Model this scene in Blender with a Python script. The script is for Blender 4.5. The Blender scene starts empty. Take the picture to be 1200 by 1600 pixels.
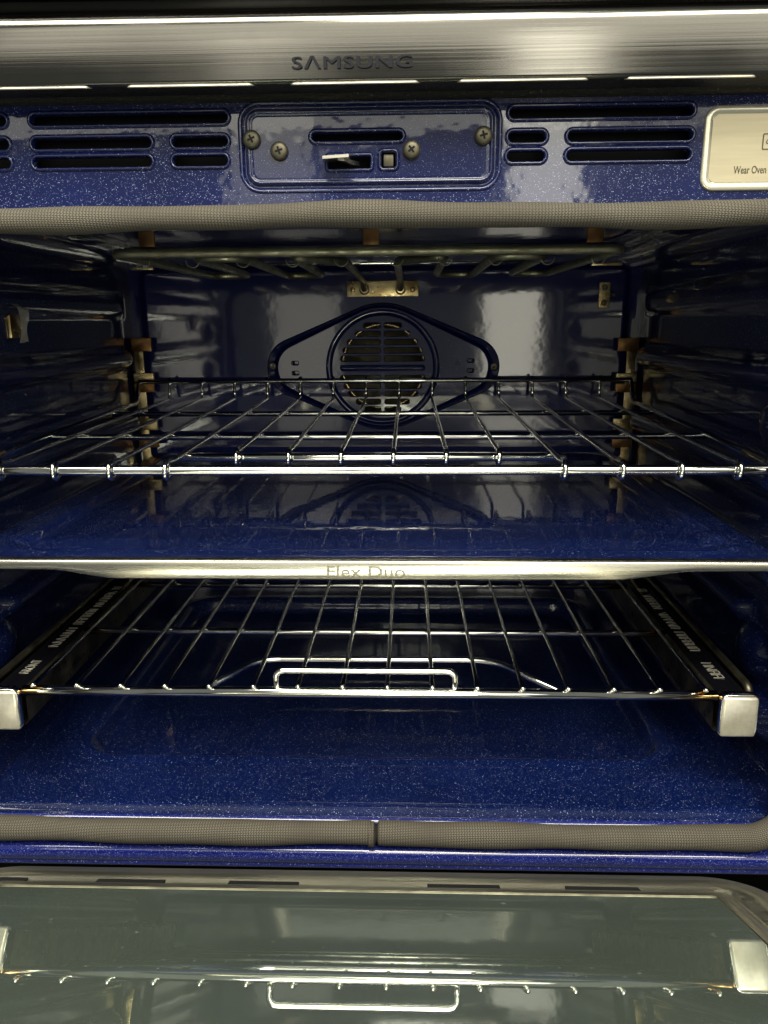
import bpy, bmesh, math, random
from mathutils import Vector, Matrix
random.seed(7)
rad = math.radians
scene = bpy.context.scene
COL = scene.collection

# ------------------------------------------------------------------ camera
# x right, y into the oven, z up; origin height is the phone's height
CX, F, YAW, PITCH, ROLL = .0315, 1200., rad(1.85), rad(13.83), rad(.4)
_fw = Vector((-math.sin(YAW)*math.cos(PITCH), math.cos(YAW)*math.cos(PITCH), -math.sin(PITCH)))
_ri = Vector((math.cos(YAW), math.sin(YAW), 0))
_dn = _fw.cross(_ri)
_r2 = _ri*math.cos(ROLL) + _dn*math.sin(ROLL)
_d2 = _dn*math.cos(ROLL) - _ri*math.sin(ROLL)
cam = bpy.data.cameras.new('camera')
cam.sensor_width = 36; cam.lens = F/1600*36; cam.clip_start = .01; cam.clip_end = 50
cobj = bpy.data.objects.new('camera', cam); COL.objects.link(cobj)
u = -_d2; b = -_fw
cobj.matrix_world = Matrix(((_r2.x, u.x, b.x, CX), (_r2.y, u.y, b.y, 0), (_r2.z, u.z, b.z, 0), (0, 0, 0, 1)))
scene.camera = cobj

def U(px, py, x=None, y=None, z=None):
    """point where the sight line through a photo pixel meets a plane"""
    d = _fw + _r2*((px-600)/F) + _d2*((py-800)/F)
    t = (x-CX)/d.x if x is not None else y/d.y if y is not None else z/d.z
    return Vector((CX, 0, 0)) + d*t

# ------------------------------------------------------------------ light
world = bpy.data.worlds.new('World'); scene.world = world; world.use_nodes = True
bg = world.node_tree.nodes['Background']
bg.inputs[0].default_value = (.9, .95, .85, 1); bg.inputs[1].default_value = .12
scene.view_settings.view_transform = 'Standard'; scene.view_settings.look = 'None'
scene.view_settings.exposure = .42; scene.view_settings.gamma = 1
scene.view_settings.use_curve_mapping = False
scene.render.engine = 'CYCLES'
scene.render.resolution_x = 768; scene.render.resolution_y = 1024
scene.cycles.max_bounces = 10; scene.cycles.glossy_bounces = 6; scene.cycles.transparent_max_bounces = 12
scene.cycles.sample_clamp_indirect = 6

def area(name, loc, target, sx, sy, watts, col=(1, .96, .80)):
    l = bpy.data.lights.new(name, 'AREA'); l.shape = 'RECTANGLE'; l.size = sx; l.size_y = sy
    l.energy = watts; l.color = col
    o = bpy.data.objects.new(name, l); COL.objects.link(o); o.location = loc
    o.rotation_euler = (Vector(target)-Vector(loc)).to_track_quat('-Z', 'Y').to_euler()
    return o
# ceiling lamps over the aisle; other area lights are unseen, added for reflections and fill
area('ceiling_lamp', (-.35, -.35, 1.30), (-.1, .5, -.2), 1.4, .34, 26)
area('ceiling_lamp', (.55, -1.2, 1.60), (.1, .5, -.2), 1.4, .34, 24)
area('room_fill_high', (.1, -3.2, 2.05), (0, .6, -.1), 4.6, 1.2, 28)  # added broad light, high behind the camera, whitens the rack bars
area('reflection_light', (-.56, -2.6, .33), (-.1, .98, 0), .38, 1.5, 1.8)  # unseen light placed to make the left pale patch on the back wall
area('reflection_light', (.62, -2.6, .33), (.1, .98, 0), .32, 1.5, 5.6)  # likewise added, for the right pale patch
area('room_fill_low', (.1, -3.25, 1.20), (0, .6, 0), 4.6, .5, 9)  # added lower fill, brightens the deeper cross bars
area('reflection_light', (2.55, -3.0, .9), (.2, .46, .1), 1.3, 1.4, 11)  # unseen light added for the cream reflection at the steel's right end

# ------------------------------------------------------------------ materials
def mat(name, col=(.5, .5, .5), rough=.4, metal=0., spec=.5, coat=0.):
    m = bpy.data.materials.new(name); m.use_nodes = True
    p = m.node_tree.nodes['Principled BSDF']
    p.inputs['Base Color'].default_value = (*col, 1); p.inputs['Roughness'].default_value = rough
    p.inputs['Metallic'].default_value = metal; p.inputs['Specular IOR Level'].default_value = spec
    p.inputs['Coat Weight'].default_value = coat; p.inputs['Coat IOR'].default_value = 1.62; p.inputs['Coat Roughness'].default_value = .04
    return m, m.node_tree, p

class NT:
    def __init__(s, nt): s.t = nt; s.co = None
    def n(s, typ, **k):
        x = s.t.nodes.new(typ)
        for a, v in k.items(): setattr(x, a, v)
        return x
    def link(s, a, b): s.t.links.new(a, b)
    def coord(s, scale=(1, 1, 1), kind='Object'):
        if s.co is None: s.co = s.n('ShaderNodeTexCoord')
        m = s.n('ShaderNodeMapping'); m.inputs['Scale'].default_value = scale
        s.link(s.co.outputs[kind], m.inputs[0]); return m.outputs[0]
    def noise(s, scale, detail=2, vec=None):
        x = s.n('ShaderNodeTexNoise'); x.inputs['Scale'].default_value = scale; x.inputs['Detail'].default_value = detail
        s.link(vec or s.coord(), x.inputs['Vector']); return x.outputs[0]
    def math(s, op, a, b=None):
        x = s.n('ShaderNodeMath', operation=op)
        for i, v in enumerate((a, b)):
            if v is None: continue
            if isinstance(v, (int, float)): x.inputs[i].default_value = v
            else: s.link(v, x.inputs[i])
        return x.outputs[0]
    def ramp(s, fac, stops):
        x = s.n('ShaderNodeValToRGB'); e = x.color_ramp.elements
        while len(e) < len(stops): e.new(.5)
        for el, (p, c) in zip(e, stops): el.position = p; el.color = (*c, 1) if len(c) == 3 else c
        s.link(fac, x.inputs[0]); return x.outputs[0]
    def mix(s, fac, a, b):
        x = s.n('ShaderNodeMix', data_type='RGBA')
        if isinstance(fac, (int, float)): x.inputs[0].default_value = fac
        else: s.link(fac, x.inputs[0])
        for i, v in ((6, a), (7, b)):
            if isinstance(v, tuple): x.inputs[i].default_value = (*v, 1)
            else: s.link(v, x.inputs[i])
        return x.outputs[2]
    def bump(s, h, strength, dist=.001):
        x = s.n('ShaderNodeBump'); x.inputs['Strength'].default_value = strength; x.inputs['Distance'].default_value = dist
        s.link(h, x.inputs['Height']); return x.outputs[0]
    def remap(s, v, a, b, c, d):
        x = s.n('ShaderNodeMapRange'); s.link(v, x.inputs[0])
        for i, q in enumerate((a, b, c, d)): x.inputs[i+1].default_value = q
        return x.outputs[0]

def enamel(name, col, speck=.30, ripple=.12, dust=0., cr=(.03, .09)):
    """dark blue porcelain enamel with pale flecks fired into it"""
    m, nt, p = mat(name, col, .4, 0, .15, 1.0); t = NT(nt)
    c = t.coord()
    def flecks(scale, size, keep):
        v = t.n('ShaderNodeTexVoronoi'); v.inputs['Scale'].default_value = scale; t.link(c, v.inputs['Vector'])
        sep = t.n('ShaderNodeSeparateColor'); t.link(v.outputs['Color'], sep.inputs[0])
        sz = t.math('MULTIPLY', sep.outputs[1], size)
        return t.math('MULTIPLY', t.math('LESS_THAN', v.outputs['Distance'], sz), t.math('LESS_THAN', sep.outputs[0], keep))
    f1 = flecks(1200, .40, speck*.30); f2 = flecks(1900, .42, speck*.7)
    f2 = t.math('MULTIPLY', f2, .4)
    f = t.math('MAXIMUM', f1, f2)
    n = t.noise(14, 4)
    base = t.mix(t.remap(n, .3, .7, 0, 1), tuple(x*.8 for x in col), tuple(x*1.2 for x in col))
    colr = t.mix(t.math('MULTIPLY', f, .8), base, (.46, .54, .86))
    if dust:
        d = t.math('MULTIPLY', t.ramp(t.noise(22, 6), [(.5, (0, 0, 0)), (.75, (1, 1, 1))]), dust)
        colr = t.mix(d, colr, (.30, .29, .27))
        t.link(t.math('ADD', t.math('MULTIPLY', d, .5), .05), p.inputs['Coat Roughness'])
    else:
        t.link(t.remap(t.noise(9, 5), .35, .75, *cr), p.inputs['Coat Roughness'])
    t.link(colr, p.inputs['Base Color'])
    h = t.math('ADD', t.math('MULTIPLY', t.noise(55, 2), 1.0), t.math('MULTIPLY', t.noise(260, 1), .04))
    t.link(t.bump(h, ripple, .0015), p.inputs['Coat Normal']); t.link(t.bump(h, ripple, .0015), p.inputs['Normal'])
    return m

def chrome(name, col=(.86, .86, .82), rough=.085, stain=(.30, .21, .10), amount=.18, ends=0.):
    m, nt, p = mat(name, col, rough, 1); t = NT(nt)
    n = t.ramp(t.noise(60, 5), [(.52, (0, 0, 0)), (.72, (1, 1, 1))])
    k = t.math('MULTIPLY', n, amount)
    if ends:   # browned by heat next to the welded ends
        sp = t.n('ShaderNodeSeparateXYZ'); t.link(t.coord(), sp.inputs[0])
        k = t.math('MAXIMUM', k, t.math('MULTIPLY', t.remap(t.math('ADD', t.math('ABSOLUTE', sp.outputs[0]), t.math('MULTIPLY', t.noise(90, 4), .03)), ends+.012, ends+.024, 0, 1), .95))
    t.link(t.mix(k, col, stain), p.inputs['Base Color'])
    t.link(t.remap(t.noise(140, 3), .3, .7, rough*.8, rough*1.4), p.inputs['Roughness'])
    return m

def brushed(name, col, rough=.30, along=(3, 900, 900), smudge=.3):
    m, nt, p = mat(name, col, rough, 1); t = NT(nt)
    g = t.noise(1, 3, t.coord(along))
    s = t.ramp(t.noise(18, 4), [(.45, (0, 0, 0)), (.8, (1, 1, 1))])
    c = t.mix(t.math('MULTIPLY', t.remap(g, .3, .7, 0, 1), .35), col, tuple(x*.72 for x in col))
    t.link(t.mix(t.math('MULTIPLY', s, smudge), c, tuple(x*.6 for x in col)), p.inputs['Base Color'])
    t.link(t.math('ADD', t.remap(g, .3, .7, rough*.75, rough*1.25), t.math('MULTIPLY', s, .08)), p.inputs['Roughness'])
    t.link(t.bump(g, .12, .0004), p.inputs['Normal'])
    return m

def label_mat_(name, col, rough):
    m, nt, p = mat(name, col, rough, .6); t = NT(nt)
    g = t.noise(260, 4); w = t.ramp(t.noise(35, 4), [(.45, (0, 0, 0)), (.7, (1, 1, 1))])
    t.link(t.mix(t.math('MULTIPLY', w, .5), t.mix(t.remap(g, .3, .7, 0, .5), col, tuple(x*.75 for x in col)), (.45, .38, .22)), p.inputs['Base Color'])
    return m

def heattint(name, col, dark, rough=.35):
    m, nt, p = mat(name, col, rough, .9); t = NT(nt)
    n = t.noise(45, 5)
    t.link(t.mix(t.remap(n, .35, .65, 0, 1), col, dark), p.inputs['Base Color'])
    t.link(t.remap(t.noise(120, 3), .3, .7, rough*.8, rough*1.4), p.inputs['Roughness'])
    t.link(t.bump(t.noise(300, 2), .1, .0005), p.inputs['Normal'])
    return m

def gasket_mat():
    m, nt, p = mat('braided_gasket', (.3, .26, .19), .75, 0, .35); t = NT(nt)
    uv = t.n('ShaderNodeTexCoord'); sp = t.n('ShaderNodeSeparateXYZ'); t.link(uv.outputs['UV'], sp.inputs[0])
    uu, vv = sp.outputs[0], sp.outputs[1]
    rows = t.math('MULTIPLY', vv, 48)
    fr = t.math('ABSOLUTE', t.math('SUBTRACT', t.math('FRACT', rows), .5))
    ridge = t.math('SUBTRACT', 1.0, t.math('MULTIPLY', fr, 2))
    wob = t.math('MULTIPLY', t.noise(300, 2), .9)
    par = t.math('MULTIPLY', t.math('PINGPONG', rows, 1.0), 1.6)
    ph = t.math('ADD', t.math('ADD', t.math('MULTIPLY', uu, 6.2832/.0019), t.math('MULTIPLY', par, 3.14)), wob)
    st = t.math('ADD', t.math('MULTIPLY', t.math('SINE', ph), .5), .5)
    h = t.math('MULTIPLY', t.math('POWER', ridge, .7), t.math('ADD', t.math('MULTIPLY', st, .7), .3))
    big = t.noise(30, 5)
    c = t.ramp(h, [(.0, (.018, .016, .012)), (.35, (.08, .071, .056)), (.9, (.29, .262, .212))])
    t.link(t.mix(t.remap(big, .35, .75, 0, .7), c, (.075, .064, .05)), p.inputs['Base Color'])
    t.link(t.bump(h, .5, .0005), p.inputs['Normal'])
    return m

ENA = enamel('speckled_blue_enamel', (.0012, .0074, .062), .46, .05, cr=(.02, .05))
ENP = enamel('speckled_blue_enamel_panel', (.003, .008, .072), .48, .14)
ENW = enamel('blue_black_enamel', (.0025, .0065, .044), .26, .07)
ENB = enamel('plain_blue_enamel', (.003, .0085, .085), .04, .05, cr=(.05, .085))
ENL = enamel('speckled_blue_enamel_lip', (.005, .011, .15), .8, .05)
CHR = chrome('bright_rack_steel')
CHR2 = chrome('bright_rack_steel_stained', stain=(.33, .19, .06), amount=.2, ends=.232)
STE = brushed('brushed_stainless', (.185, .178, .164), .15)
STD = brushed('brushed_stainless_strip', (.66, .63, .54), .26)
BRS = heattint('heat_tinted_steel', (.66, .54, .30), (.22, .15, .06), .3)
BRN = heattint('browned_steel', (.36, .20, .08), (.14, .07, .03), .42)
ELE = heattint('heating_element_sheath', (.34, .33, .23), (.20, .19, .13), .45)
GAS = gasket_mat()
BLK = mat('black_paint', (.008, .008, .008), .5)[0]
BLG = mat('gloss_black', (.004, .004, .006), .12, 0, .5)[0]
SCR = heattint('dark_zinc_screw', (.30, .27, .20), (.12, .11, .08), .45)
DRK = mat('dark_recess', (.004, .004, .004), .8)[0]
INK = mat('grey_ink', (.10, .085, .05), .5)[0]
LOGO = mat('dark_logo_ink', (.010, .010, .018), .6, 0, .2)[0]
STAMP = mat('pale_stamped_metal', (.72, .68, .58), .35, .6)[0]
CAP = label_mat_('pale_worn_cap', (.92, .88, .74), .30)
RAIL = heattint('stained_rail_steel', (.20, .18, .13), (.05, .045, .035), .32)

def grainy():
    m, nt, p = mat('black_textured_plastic', (.012, .011, .008), .42); t = NT(nt)
    n = t.noise(700, 3); s = t.ramp(t.noise(520, 2), [(.66, (0, 0, 0)), (.72, (1, 1, 1))])
    t.link(t.mix(s, (.012, .011, .008), (.16, .15, .10)), p.inputs['Base Color'])
    t.link(t.bump(n, .8, .001), p.inputs['Normal']); return m
GRN = grainy()

def label_mat(name, col, rough):
    m, nt, p = mat(name, col, rough, .55); t = NT(nt)
    g = t.noise(1, 3, t.coord((30, 30, 500)))
    t.link(t.mix(t.remap(g, .3, .7, 0, .5), col, tuple(x*.8 for x in col)), p.inputs['Base Color'])
    return m
LBL = label_mat('satin_gold_label', (.56, .50, .35), .36)
LBE = label_mat('bright_label_rim', (.90, .86, .70), .25)

def glass_mat(name, refl, tint, dirt):
    """heat reflecting coated door glass: part mirror, part see-through, lightly smeared"""
    m = bpy.data.materials.new(name); m.use_nodes = True; nt = m.node_tree; t = NT(nt)
    for n in list(nt.nodes): nt.nodes.remove(n)
    out = t.n('ShaderNodeOutputMaterial')
    tr = t.n('ShaderNodeBsdfTransparent'); tr.inputs[0].default_value = (*tint, 1)
    gl = t.n('ShaderNodeBsdfGlossy'); gl.inputs[0].default_value = (.92, .97, .93, 1); gl.inputs[1].default_value = .015
    df = t.n('ShaderNodeBsdfDiffuse'); df.inputs[0].default_value = (.31, .38, .32, 1)
    fr = t.n('ShaderNodeFresnel'); fr.inputs[0].default_value = 1.5
    fac = t.math('ADD', fr.outputs[0], refl)
    a = t.n('ShaderNodeMixShader'); t.link(fac, a.inputs[0]); t.link(tr.outputs[0], a.inputs[1]); t.link(gl.outputs[0], a.inputs[2])
    sm = t.math('MULTIPLY', t.ramp(t.noise(9, 6), [(.3, (.7, .7, .7)), (.8, (1, 1, 1))]), dirt)
    sc = t.ramp(t.noise(160, 2), [(.74, (0, 0, 0)), (.78, (1, 1, 1))])
    sm = t.math('ADD', sm, t.math('MULTIPLY', sc, .25))
    b = t.n('ShaderNodeMixShader'); t.link(sm, b.inputs[0]); t.link(a.outputs[0], b.inputs[1]); t.link(df.outputs[0], b.inputs[2])
    t.link(t.bump(t.noise(6, 1), .02, .002), gl.inputs['Normal'])
    t.link(b.outputs[0], out.inputs[0]); return m
GL1 = glass_mat('coated_door_glass', .08, (.74, .82, .76), .24)
GL2 = glass_mat('second_door_glass', .25, (.6, .66, .62), .05)

# ------------------------------------------------------------------ mesh helpers
def thing(name, label, cat, loc=(0, 0, 0), group=None):
    o = bpy.data.objects.new(name, None); COL.objects.link(o); o.location = loc; o.empty_display_size = .05
    o['label'] = label; o['category'] = cat
    if group: o['group'] = group
    return o

def link(name, me, m, parent, loc=None):
    o = bpy.data.objects.new(name, me); COL.objects.link(o)
    if m is not None and not me.materials: me.materials.append(m)
    if parent is not None:
        o.parent = parent
        pl = Vector((0, 0, 0)); q = parent
        while q is not None: pl += q.location; q = q.parent
        o.location = (Vector(loc) if loc else Vector((0, 0, 0))) - pl
    elif loc: o.location = loc
    return o

def mesh(name, v, f, smooth=True, uvs=None):
    me = bpy.data.meshes.new(name); me.from_pydata([tuple(p) for p in v], [], f); me.update()
    if smooth: me.polygons.foreach_set('use_smooth', [True]*len(me.polygons))
    if uvs:
        l = me.uv_layers.new(name='UVMap')
        for poly in me.polygons:
            for k, li in enumerate(poly.loop_indices): l.data[li].uv = uvs[poly.index][k]
    return me

class MB:
    def __init__(s): s.v = []; s.f = []; s.uv = []
    def add(s, v, f):
        o = len(s.v); s.v += [Vector(p) for p in v]; s.f += [tuple(i+o for i in q) for q in f]; return s
    def tube(s, pts, r, n=10, closed=False, caps=True, uv=False):
        pts = [Vector(p) for p in pts]; k = len(pts); rr = r if hasattr(r, '__len__') else [r]*k
        tan = []
        for i in range(k):
            a = pts[(i-1) % k] if (closed or i) else pts[0]; c = pts[(i+1) % k] if (closed or i < k-1) else pts[-1]
            d = (c-a); tan.append(d.normalized() if d.length > 1e-9 else Vector((1, 0, 0)))
        ref = Vector((0, 0, 1)) if abs(tan[0].z) < .9 else Vector((0, -1, 0))
        nrm = (ref - tan[0]*ref.dot(tan[0])).normalized()
        v = []; L = [0]
        for i in range(k):
            if i:
                nrm = tan[i-1].rotation_difference(tan[i]) @ nrm
                nrm = (nrm - tan[i]*nrm.dot(tan[i])).normalized(); L.append(L[-1]+(pts[i]-pts[i-1]).length)
            bi = tan[i].cross(nrm)
            for j in range(n):
                a = 2*math.pi*j/n; v.append(pts[i] + (nrm*math.cos(a)+bi*math.sin(a))*rr[i])
        f = []; m = k if closed else k-1
        for i in range(m):
            for j in range(n):
                i2 = (i+1) % k; f.append((i*n+j, i*n+(j+1) % n, i2*n+(j+1) % n, i2*n+j))
                if uv:
                    l2 = L[i+1] if i+1 < k else L[i]+(pts[0]-pts[i]).length
                    s.uv.append([(L[i], j/n), (L[i], (j+1)/n), (l2, (j+1)/n), (l2, j/n)])
        if caps and not closed:
            for e, sg in ((0, -1), (k-1, 1)):
                c = len(v); v.append(pts[e] + tan[e]*sg*rr[e]*.5)
                for j in range(n):
                    a, b_ = e*n+j, e*n+(j+1) % n
                    f.append((a, b_, c) if sg > 0 else (b_, a, c))
                    if uv: s.uv.append([(0, 0)]*3)
        return s.add(v, f)
    def loops(s, ls, close=True):
        """skin a list of equal length closed loops"""
        n = len(ls[0]); v = [p for l in ls for p in l]; f = []
        for i in range(len(ls)-1):
            for j in range(n if close else n-1):
                f.append((i*n+j, i*n+(j+1) % n, (i+1)*n+(j+1) % n, (i+1)*n+j))
        return s.add(v, f)
    def build(s, name, m, parent, smooth=True):
        # origin at the middle of the shape
        lo = [min(p[i] for p in s.v) for i in range(3)]; hi = [max(p[i] for p in s.v) for i in range(3)]
        c = Vector([(a+b_)/2 for a, b_ in zip(lo, hi)])
        me = mesh(name, [p-c for p in s.v], s.f, smooth, s.uv if s.uv and len(s.uv) == len(s.f) else None)
        return link(name, me, m, parent, c)

def fillet(pts, r, n=6):
    pts = [Vector(p) for p in pts]; out = [pts[0]]
    for i in range(1, len(pts)-1):
        a, p, c = pts[i-1], pts[i], pts[i+1]; d1 = a-p; d2 = c-p
        q = min(r, d1.length*.45, d2.length*.45); s = p+d1.normalized()*q; e = p+d2.normalized()*q
        for k in range(n+1):
            t = k/n; out.append(s*(1-t)**2 + p*2*t*(1-t) + e*t*t)
    out.append(pts[-1]); return out

def bevel_box(name, lo, hi, bev, m, parent, seg=2, smooth=True, rot=None):
    lo = Vector(lo); hi = Vector(hi); c = (lo+hi)/2; s = hi-lo
    bm = bmesh.new(); bmesh.ops.create_cube(bm, size=1); bmesh.ops.scale(bm, vec=s, verts=bm.verts)
    if bev: bmesh.ops.bevel(bm, geom=bm.edges[:], offset=bev, segments=seg, profile=.5, affect='EDGES')
    me = bpy.data.meshes.new(name); bm.to_mesh(me); bm.free()
    if smooth and bev: me.polygons.foreach_set('use_smooth', [True]*len(me.polygons)); sharp(me)
    o = link(name, me, m, parent, c)
    if rot: o.rotation_euler = rot
    return o

def sharp(me, ang=38):
    me.set_sharp_from_angle(angle=rad(ang))

def rr(cx, cz, w, h, r, n=7):
    """rounded rectangle loop in x, z"""
    r = min(r, w/2-1e-5, h/2-1e-5); out = []
    for sx, sz, a0 in ((1, 1, 0), (-1, 1, 90), (-1, -1, 180), (1, -1, 270)):
        for k in range(n+1):
            a = rad(a0+90*k/n); out.append((cx+sx*(w/2-r)+r*math.cos(a), cz+sz*(h/2-r)+r*math.sin(a)))
    return out

def fill(outer, holes, y):
    """flat sheet in the plane y with holes: returns verts, faces"""
    bm = bmesh.new(); edges = []
    for lp in [outer]+holes:
        vs = [bm.verts.new((x, y, z)) for x, z in lp]
        edges += [bm.edges.new((vs[i], vs[(i+1) % len(vs)])) for i in range(len(vs))]
    bmesh.ops.triangle_fill(bm, use_beauty=True, use_dissolve=False, edges=edges)
    for f in bm.faces:
        f.normal_update()
        if f.normal.y > 0: f.normal_flip()
    bm.verts.index_update()
    v = [x.co.copy() for x in bm.verts]; f = [tuple(q.index for q in fc.verts) for fc in bm.faces]; bm.free()
    return v, f

def rim(mb, hole, prof, y):
    """rolled edge round a rounded rectangle hole; prof = (outward offset, depth into the oven)"""
    cx, cz, w, h, r = hole
    mb.loops([[(x, y+d, z) for x, z in rr(cx, cz, w+2*o, h+2*o, r+o)] for o, d in prof])

def grid(name, nu, nv, fn, m, parent, skip=None, flip=False):
    v = [fn(i/nu, j/nv) for j in range(nv+1) for i in range(nu+1)]; f = []
    for j in range(nv):
        for i in range(nu):
            a = j*(nu+1)+i
            if skip and skip((v[a]+v[a+nu+2])/2): continue
            q = (a, a+1, a+nu+2, a+nu+1); f.append(q[::-1] if flip else q)
    mb = MB(); mb.add(v, f); return mb.build(name, m, parent)

def extrude_x(name, prof, x0, x1, m, parent, nseg=1, smooth=True):
    """(y, z) profile swept along x"""
    mb = MB(); ls = [[(x0+(x1-x0)*i/nseg, y, z) for y, z in prof] for i in range(nseg+1)]
    mb.loops(ls, close=False); o = mb.build(name, m, parent, smooth); return o

def lerp(a, b, t): return a+(b-a)*t
def sst(a, b, x):
    t = max(0, min(1, (x-a)/(b-a))); return t*t*(3-2*t)

def text(name, body, width, height, center, m, parent, rot=(math.pi/2, 0, 0), extrude=.0002, offset=0., bold=0., spacing=1.):
    cu = bpy.data.curves.new(name, 'FONT'); cu.body = body; cu.size = 1; cu.extrude = 0; cu.offset = offset; cu.space_character = spacing
    cu.resolution_u = 3
    o = bpy.data.objects.new(name, cu); COL.objects.link(o)
    bpy.context.view_layer.update()
    me = bpy.data.meshes.new_from_object(o.evaluated_get(bpy.context.evaluated_depsgraph_get()))
    bpy.data.objects.remove(o); bpy.data.curves.remove(cu)
    xs = [v.co.x for v in me.vertices]; ys = [v.co.y for v in me.vertices]
    sx = width/(max(xs)-min(xs)); sy = height/(max(ys)-min(ys)); mx, my = (max(xs)+min(xs))/2, (max(ys)+min(ys))/2
    for v in me.vertices: v.co = ((v.co.x-mx)*sx, (v.co.y-my)*sy, 0)
    bm = bmesh.new()
    for k in ((-1, 1) if bold else (0,)):
        n0 = len(bm.verts); bm.from_mesh(me); bm.verts.ensure_lookup_table()
        bmesh.ops.translate(bm, vec=(k*bold*height, 0, .00003*k), verts=bm.verts[n0:])
    bmesh.ops.remove_doubles(bm, verts=bm.verts, dist=1e-6)
    top = bm.faces[:]
    ret = bmesh.ops.extrude_face_region(bm, geom=top)
    bmesh.ops.translate(bm, vec=(0, 0, extrude), verts=[g for g in ret['geom'] if isinstance(g, bmesh.types.BMVert)])
    bmesh.ops.recalc_face_normals(bm, faces=bm.faces)
    bm.to_mesh(me); bm.free(); me.name = name
    for i in range(len(me.materials)): me.materials.clear()
    ob = link(name, me, m, parent, center); ob.rotation_euler = rot
    return ob

# ------------------------------------------------------------------ the oven
YF, YB = .490, .980            # face of the frame, back wall
ZC, ZF = .085, -.350           # ceiling, floor
XW = .315                      # half width between side walls
FAN = Vector((0, YB, -.0535))

oven = thing('oven', 'stainless steel wall oven with dark blue speckled enamel interior, door folded down', 'oven', (0, .7, -.45))

# side walls: pressed sheet with shelf runners
RUN = [(.022, .012, .53, .955, .006), (-.040, .010, .575, .945, .015), (-.117, .011, .560, .945, .017),
       (-.187, .011, .540, .950, .017), (-.232, .009, .60, .945, .014), (-.306, .013, .545, .945, .017)]
def runner(y, z):
    o = 0
    for zc, hh, y0, y1, dp in RUN:
        a = max(0, 1-abs((z-zc)/(hh*1.35))**2.6)
        e = sst(y0-.006, y0+.014, y)*(1-sst(y1-.014, y1+.006, y))
        o = max(o, dp*a*e)
    # rounded stops pressed in near the mouth
    for zc, rz in ((.0-.014, .021), (-.077, .020), (-.262, .022)):
        q = ((y-.592)/.026)**2 + ((z-zc)/rz)**2
        if q < 1: o = max(o, .013*(1-q)**.6)
    q = ((y-.553)/.018)**2 + ((z+.20)/.05)**2
    if q < 1: o = max(o, .010*(1-q)**.7)
    return o
def sidewall(sg):
    def fn(a, c):
        y = lerp(.4965, YB, a); z = lerp(ZF, ZC, c)
        o = runner(y, z)
        f = .022
        if z < ZF+f: o = max(o, 0) + f - math.sqrt(max(0, f*f-(ZF+f-z)**2))
        if z > ZC-f: o += f - math.sqrt(max(0, f*f-(z-ZC+f)**2))
        return Vector((sg*(XW-o), y, z))
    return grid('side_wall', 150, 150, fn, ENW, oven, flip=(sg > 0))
sidewall(-1); sidewall(1)

# back wall: raised panel, hole behind the fan cover
def sd_rr(x, z, cx, cz, hw, hh, r):
    dx, dz = abs(x-cx)-hw+r, abs(z-cz)-hh+r
    return math.hypot(max(dx, 0), max(dz, 0)) + min(max(dx, dz), 0) - r
def back(a, c):
    x = lerp(-XW, XW, a); z = lerp(ZF, ZC, c)
    y = YB
    d = sd_rr(x, z, 0, -.037, .300, .104, .014)
    y -= .006*(1-sst(-.006, .001, d))
    d = sd_rr(x, z, 0, -.245, .285, .075, .014)
    y -= .005*(1-sst(-.006, .002, d))
    return Vector((x, y, z))
grid('back_wall', 210, 150, back, ENB, oven, skip=lambda p: math.hypot(p.x-FAN.x, p.z-FAN.z) < .064)

def ceiling_fn(a, c):
    x = lerp(-XW+.02, XW-.02, a); y = lerp(.4965, YB, c)
    z = ZC - .006*(1-sst(-.008, .002, sd_rr(x, y, 0, .74, .25, .17, .03)))
    return Vector((x, y, z))
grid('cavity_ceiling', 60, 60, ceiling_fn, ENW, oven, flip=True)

def floor_fn(a, c):
    x = lerp(-XW+.02, XW-.02, a); y = lerp(.4965, YB, c)
    d = sd_rr(x, y, 0, .755, .245, .186, .035)
    z = ZF - .0150*(1-sst(-.009, .000, d)) + .0026*math.exp(-((d-.004)/.006)**2)
    z -= .0045*(1-sst(.4965, .505, y))
    return Vector((x, y, z))
grid('cavity_floor', 200, 190, floor_fn, ENA, oven)

# light-tight casing behind it all
mb = MB()
x0, x1, y0, y1, z0, z1 = -.385, .385, .5, 1.08, -.46, .30
mb.add([(x0, y0, z0), (x1, y0, z0), (x1, y1, z0), (x0, y1, z0), (x0, y0, z1), (x1, y0, z1), (x1, y1, z1), (x0, y1, z1)],
       [(0, 3, 2, 1), (4, 5, 6, 7), (1, 2, 6, 5), (3, 0, 4, 7), (2, 3, 7, 6)])
mb.build('casing', BLK, oven, False)
bevel_box('slot_light_block', (-.38, .506, .088), (.38, .53, .135), .001, DRK, oven)  # dark block added behind the slots so no stray light shows through

# front face: top panel with vent slots
def hole_px(xa, xb, yc, hpx):
    a = U(xa, yc, y=YF); c = U(xb, yc, y=YF)
    # keep the slots level
    h = hpx*a.y/F*1.03
    return [(a.x+c.x)/2, None, c.x-a.x, h, h/2]
rowz = {}
def slots():
    out = []
    rows = [(U(600, 179.5, y=YF).z, [(48, 355, 186), (797, 1083, 172), (-300, 9, 190)]),
            (U(600, 217.3, y=YF).z, [(51, 236, 224), (270, 355, 221), (795, 852, 212), (888, 1081, 211), (-300, 14, 228)]),
            (U(600, 247.3, y=YF).z, [(53, 237, 254), (271, 355, 250), (793, 850, 241), (886, 1078, 240), (-300, 17, 257)])]
    for z, ss in rows:
        for xa, xb, yc in ss:
            h = hole_px(xa, xb, yc, 12.5); h[1] = z; out.append(tuple(h))
    return out
SL = slots()
PZ0, PZ1 = .0585, .1262
plc = (U(380, 228, y=YF)+U(777, 228, y=YF))/2
pw = U(777, 228, y=YF).x - U(380, 228, y=YF).x
pz1, pz0 = U(578, 163, y=YF).z, U(578, 293, y=YF).z
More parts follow.
